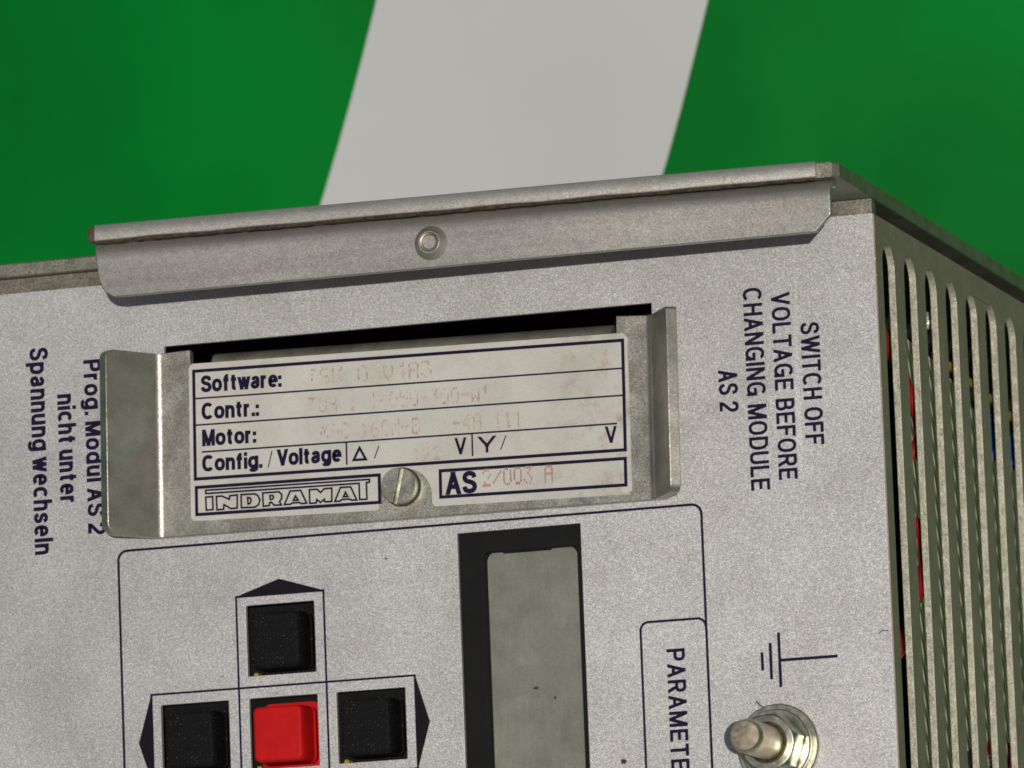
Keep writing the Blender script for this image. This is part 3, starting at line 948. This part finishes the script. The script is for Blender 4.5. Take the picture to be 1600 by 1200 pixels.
# left flap from its free end to the plate. front face on the inside of the bend (towards viewer)
fx = -.57   # x where the flat plate starts
cx, cw = fx, ZF + R_in
def flap_pts(sign, x0, length):
    """from bend outwards; concave side faces the viewer"""
    out = []
    for i in range(9):
        a = A * i / 8
        out.append((x0 + sign * R_in * math.sin(a), ZF + R_in * (1 - math.cos(a)), -sign * math.sin(a), math.cos(a)))
    bx, bw, nx, nw = out[-1]
    for s_ in [length * k for k in (.25, .5, .7, .80, .86, .92, .96, .985, 1.0)]:
        out.append((bx + sign * math.cos(A) * s_, bw + math.sin(A) * s_, nx, nw, s_))
    return out
def corner(s_, L, r):
    d = L - s_
    if d >= r:
        return 0.0
    return r - math.sqrt(max(0, r * r - (r - d) ** 2))
LL, LR = 1.05, .88
left = flap_pts(-1, fx, LL)
right = flap_pts(1, 8.33, LR)
st = []
for p in reversed(left):
    s_ = p[4] if len(p) > 4 else 0
    st.append((p[0], p[1], p[2], p[3], YT - .02 - corner(s_, LL, .17), ybot(p[0]) + corner(s_, LL, .24)))
st.append((-.25, ZF, 0, 1, YT, ybot(-.25)))
st.append((-.055, ZF, 0, 1, YT + .005, ybot(0)))
st.append((-.050, ZF, 0, 1, .122, ybot(0)))
for x in (1, 3, 5, 7):
    st.append((x, ZF, 0, 1, .122, ybot(x)))
st.append((7.795, ZF, 0, 1, .122, ybot(7.8)))
st.append((7.80, ZF, 0, 1, .415, ybot(7.8)))
st.append((8.1, ZF, 0, 1, .40, ybot(8.1)))
for p in right:
    s_ = p[4] if len(p) > 4 else 0
    st.append((p[0], p[1], p[2], p[3], .39 - corner(s_, LR, .06), ybot(p[0]) + corner(s_, LR, .16)))
vv, ff = [], []
for x, w, nx, nw, yt, yb in st:
    vv += [(x, yt, w), (x, yb, w), (x - nx * t, yb, w - nw * t), (x - nx * t, yt, w - nw * t)]
for i in range(len(st) - 1):
    for j in range(4):
        a, b = i * 4 + j, i * 4 + (j + 1) % 4
        ff.append((a, b, b + 4, a + 4))
ff.append((0, 1, 2, 3)); e = (len(st) - 1) * 4; ff.append((e, e + 1, e + 2, e + 3))
fp = link_mesh('faceplate', vv, ff, M['zinc_module'], mod, True)
bevel(fp, .03, 3, 45)
# module body inside the slot
mb = MB()
prof = []
pts = [(-.38, -2.3)] + [(-.38 - .22 * (1 - math.cos(math.radians(a))), .17 + .22 * math.sin(math.radians(a))) for a in range(0, 91, 15)] + [(-6, .39), (-6, -2.3)]
n = len(pts)
vv = [(x, y, w) for x in (.14, 7.52) for w, y in pts]
ff = [(i, (i + 1) % n, n + (i + 1) % n, n + i) for i in range(n)] + [tuple(range(n)), tuple(range(n, 2 * n))]
mb.add(vv, ff)
mb.done('module_body', M['zinc_dull'], mod, True)

# sticker with an arch cut round the screw
ar = [(3.90 + .49 * math.cos(math.radians(a)), -2.49 + .49 * math.sin(math.radians(a))) for a in range(0, 181, 12)]
outl = [(-.075, .04)] + [(-.075, -2.60), (-.03, -2.675), (3.36, -2.70), (3.41, -2.66)] + list(reversed(ar)) + [(4.39, -2.64), (4.44, -2.695), (7.95, -2.705), (8.015, -2.64), (8.0, .03), (7.93, .105), (-.01, .115)]
mb = MB(); mb.plate(outl, [], ZF - .004, ZF + .012)
stk = mb.done('sticker', M['paper'], mod)
ZS = ZF + .016
mb = MB()
TW, TN = .058, .030
ribbon(mb, [(.02, -.02), (7.915, -.02), (7.915, -1.93), (.02, -1.935)], TW, ZS, closed=True)
ribbon(mb, [(.035, -2.085), (3.43, -2.08), (3.43, -2.56), (.035, -2.565)], TW, ZS, closed=True)
ribbon(mb, [(4.55, -2.08), (7.91, -2.08), (7.91, -2.54), (4.55, -2.54)], TW, ZS, closed=True)
for y, x0, x1 in ((-.508, .045, 7.89), (-.980, .045, 7.89), (-1.463, .15, 7.78)):
    ribbon(mb, [(x0, y), (x1, y)], TN, ZS + .0007)
ribbon(mb, [(2.837, -1.475), (2.837, -1.865)], TN, ZS)
ribbon(mb, [(5.146, -1.475), (5.146, -1.860)], TN, ZS)
for a, b in (((1.38, -1.82), (1.458, -1.525)), ((3.348, -1.785), (3.437, -1.567)), ((5.66, -1.782), (5.763, -1.541))):
    ribbon(mb, [a, b], .020, ZS)
ribbon(mb, [(2.965, -1.788), (3.190, -1.788), (3.078, -1.580)], .045, ZS, closed=True)
mb.done('sticker_lines', M['ink'], stk)
LOGO = {'I': [(0.208, -2.267), (0.337, -2.264), (0.341, -2.495), (0.215, -2.498)], 'N': [(0.407, -2.267), (0.51, -2.266), (0.649, -2.332), (0.656, -2.271), (0.796, -2.264), (0.792, -2.495), (0.674, -2.498), (0.547, -2.421), (0.537, -2.503), (0.414, -2.503)], 'D': [(0.868, -2.263), (1.114, -2.266), (1.175, -2.293), (1.218, -2.378), (1.189, -2.461), (1.121, -2.501), (0.87, -2.496)], 'Di': [(0.99, -2.322), (1.04, -2.335), (1.054, -2.379), (1.031, -2.43), (0.995, -2.436)], 'R': [(1.271, -2.26), (1.572, -2.258), (1.621, -2.303), (1.623, -2.377), (1.58, -2.433), (1.612, -2.493), (1.478, -2.488), (1.424, -2.428), (1.396, -2.442), (1.389, -2.49), (1.277, -2.496)], 'Ri': [(1.404, -2.316), (1.459, -2.319), (1.472, -2.352), (1.447, -2.382), (1.406, -2.38)], 'A': [(1.78, -2.259), (1.975, -2.258), (2.081, -2.489), (1.992, -2.494), (1.943, -2.47), (1.815, -2.47), (1.781, -2.491), (1.67, -2.49)], 'Ai': [(1.878, -2.349), (1.838, -2.426), (1.924, -2.426)], 'M': [(2.136, -2.258), (2.275, -2.256), (2.346, -2.321), (2.408, -2.258), (2.552, -2.255), (2.548, -2.489), (2.42, -2.489), (2.41, -2.441), (2.34, -2.495), (2.271, -2.438), (2.259, -2.498), (2.14, -2.498)], 'A2': [(2.713, -2.254), (2.901, -2.256), (3.007, -2.493), (2.919, -2.489), (2.864, -2.467), (2.736, -2.467), (2.697, -2.494), (2.603, -2.492)], 'A2i': [(2.802, -2.345), (2.765, -2.421), (2.845, -2.421)], 'T': [(0.21, -2.145), (3.249, -2.146), (3.248, -2.194), (3.192, -2.198), (3.195, -2.491), (3.062, -2.488), (3.057, -2.203), (0.209, -2.203)]}
mb = MB()
for k, pts in LOGO.items():
    ribbon(mb, pts, .033, ZS, closed=True)
mb.done('maker_logo', M['ink'], stk)
def LT(text, x, y, x1, cap, w, gap=.14, sp=.3, sl=1.0):
    return lettering('sticker_text', text, (x, y), 'E', x1 - x, cap, w, ZS, M['ink'], stk, gap, sp, sl)
LT('Software:', .153, -.408, 1.652, .300, .066, .08)
LT('Contr.:', .163, -.893, 1.225, .300, .066, .10)
LT('Motor:', .164, -1.364, 1.164, .295, .066, .09)
LT('Config.', .156, -1.815, 1.271, .293, .066, .09)
LT('Voltage', 1.557, -1.803, 2.740, .293, .066, .09)
LT('V', 4.829, -1.815, 5.035, .293, .050)
LT('Y', 5.250, -1.815, 5.577, .288, .050)
LT('V', 7.563, -1.795, 7.765, .293, .050)
LT('AS', 4.651, -2.508, 5.211, .395, .083, .10)
ZD = ZS + .0005
k5 = .9
dot_print('faded_print', 'TSM 05V4A3', 2.13, -.425, .2345, .30, ZD, M['faded'], stk, [.45, .5, .85, 1, .75, .85, .9, .95, .95, .7])
dot_print('faded_print', 'TDA 1.1-050-300-W1', 2.15, -.915, .1873, .285, ZD, M['faded'], stk, [.4, .6, .6, 1, .7, .5, .7, .5, .5, .75, .8, .8, .8, .85, .8, .8, .85, .85])
dot_print('faded_print', 'MAC 160M-B   -4A 111', 2.36, -1.405, .1873, .29, ZD, M['faded'], stk, [.4, .5, .6, 1, .6, .75, .8, .85, .85, .85, 1, 1, 1, .8, .9, .9, 1, .9, .9, .9])
dot_print('faded_print', '122', 4.05, -1.885, .19, .25, ZD, M['faded'], stk, .7)
dot_print('reddish_print', '2/003 A', 5.32, -2.41, .1875, .31, ZD, M['faded_red'], stk, .96)

# slotted screw
SX, SY = 3.845, -2.318
mb = MB()
r = .315
sa = math.radians(90 - 13)
d = Vector((math.cos(sa), math.sin(sa))); nrm = Vector((-d.y, d.x))
for sgn in (1, -1):
    base = .044
    a0 = math.asin(base / r)
    pts = []
    for i in range(25):
        a = a0 + (math.pi - 2 * a0) * i / 24
        q = d * (r * math.cos(a)) + nrm * (sgn * r * math.sin(a))
        pts.append((SX + q.x, SY + q.y))
    mb.plate(pts, [], .26, .43)
mb.lathe([(.315, .205), (.315, .2595), (.0001, .2595)], (SX, SY, 0), 56)
gk = MB(); gk.lathe([(.335, .204), (.345, .222), (.30, .224)], (SX, SY, 0), 48)  # dark ring stands in for the shade round the screw head
scr = mb.done('slotted_screw', M['screw'], mod, True)
bevel(scr, .04, 3, 50)
gk.done('screw_shade_ring', M['seam'], scr, True)

# ================================================================== grit and fibres lying on the unit
def crumb(name, label, p, s_, mat, z=.0):
    bm = bmesh.new()
    bmesh.ops.create_icosphere(bm, subdivisions=2, radius=1)
    for v in bm.verts:
        v.co *= random.uniform(.75, 1.15)
        v.co = Vector((v.co.x * s_[0], v.co.y * s_[1], v.co.z * s_[2])) * S
    me = bpy.data.meshes.new(name); bm.to_mesh(me); bm.free()
    me.materials.append(mat)
    o = bpy.data.objects.new(name, me); COL.objects.link(o)
    o.location = (p[0] * S, p[1] * S, (z + s_[2] * .8) * S)
    o['label'] = label; o['category'] = 'grit'
    return o
crumb('grit', 'brown crumb on the silver panel just right of the display', (1.751, -6.703), (.055, .045, .03), M['crumb'])
crumb('grit', 'larger dark speck low in the middle of the display glass', (.10, -5.28), (.045, .028, .015), M['crumb'], -.40)
crumb('grit', 'tiny dark speck right of the larger one on the display glass', (.44, -5.47), (.022, .03, .012), M['crumb'], -.40)
crumb('grit', 'tiny black dot on the panel between the arrow keys and the display', (-2.423, -2.875), (.018, .015, .01), M['ink_black'])
def fibre(label, pts, r):
    mb = MB(); mb.tube(cr(pts, 5), r, 6)
    o = mb.done('fibre', M['hair'], smooth=True)
    o['label'] = label; o['category'] = 'fibre'
fibre('short dark hair standing up beside the earth stud', [(4.15, -5.83, .02), (4.22, -5.90, .05), (4.30, -5.95, .06), (4.40, -5.98, .05), (4.52, -5.95, .03)], .011)
fibre('short dark hair at the right edge of the silver panel', [(6.36, -4.83, .02), (6.44, -4.79, .03), (6.53, -4.79, .02)], .009)
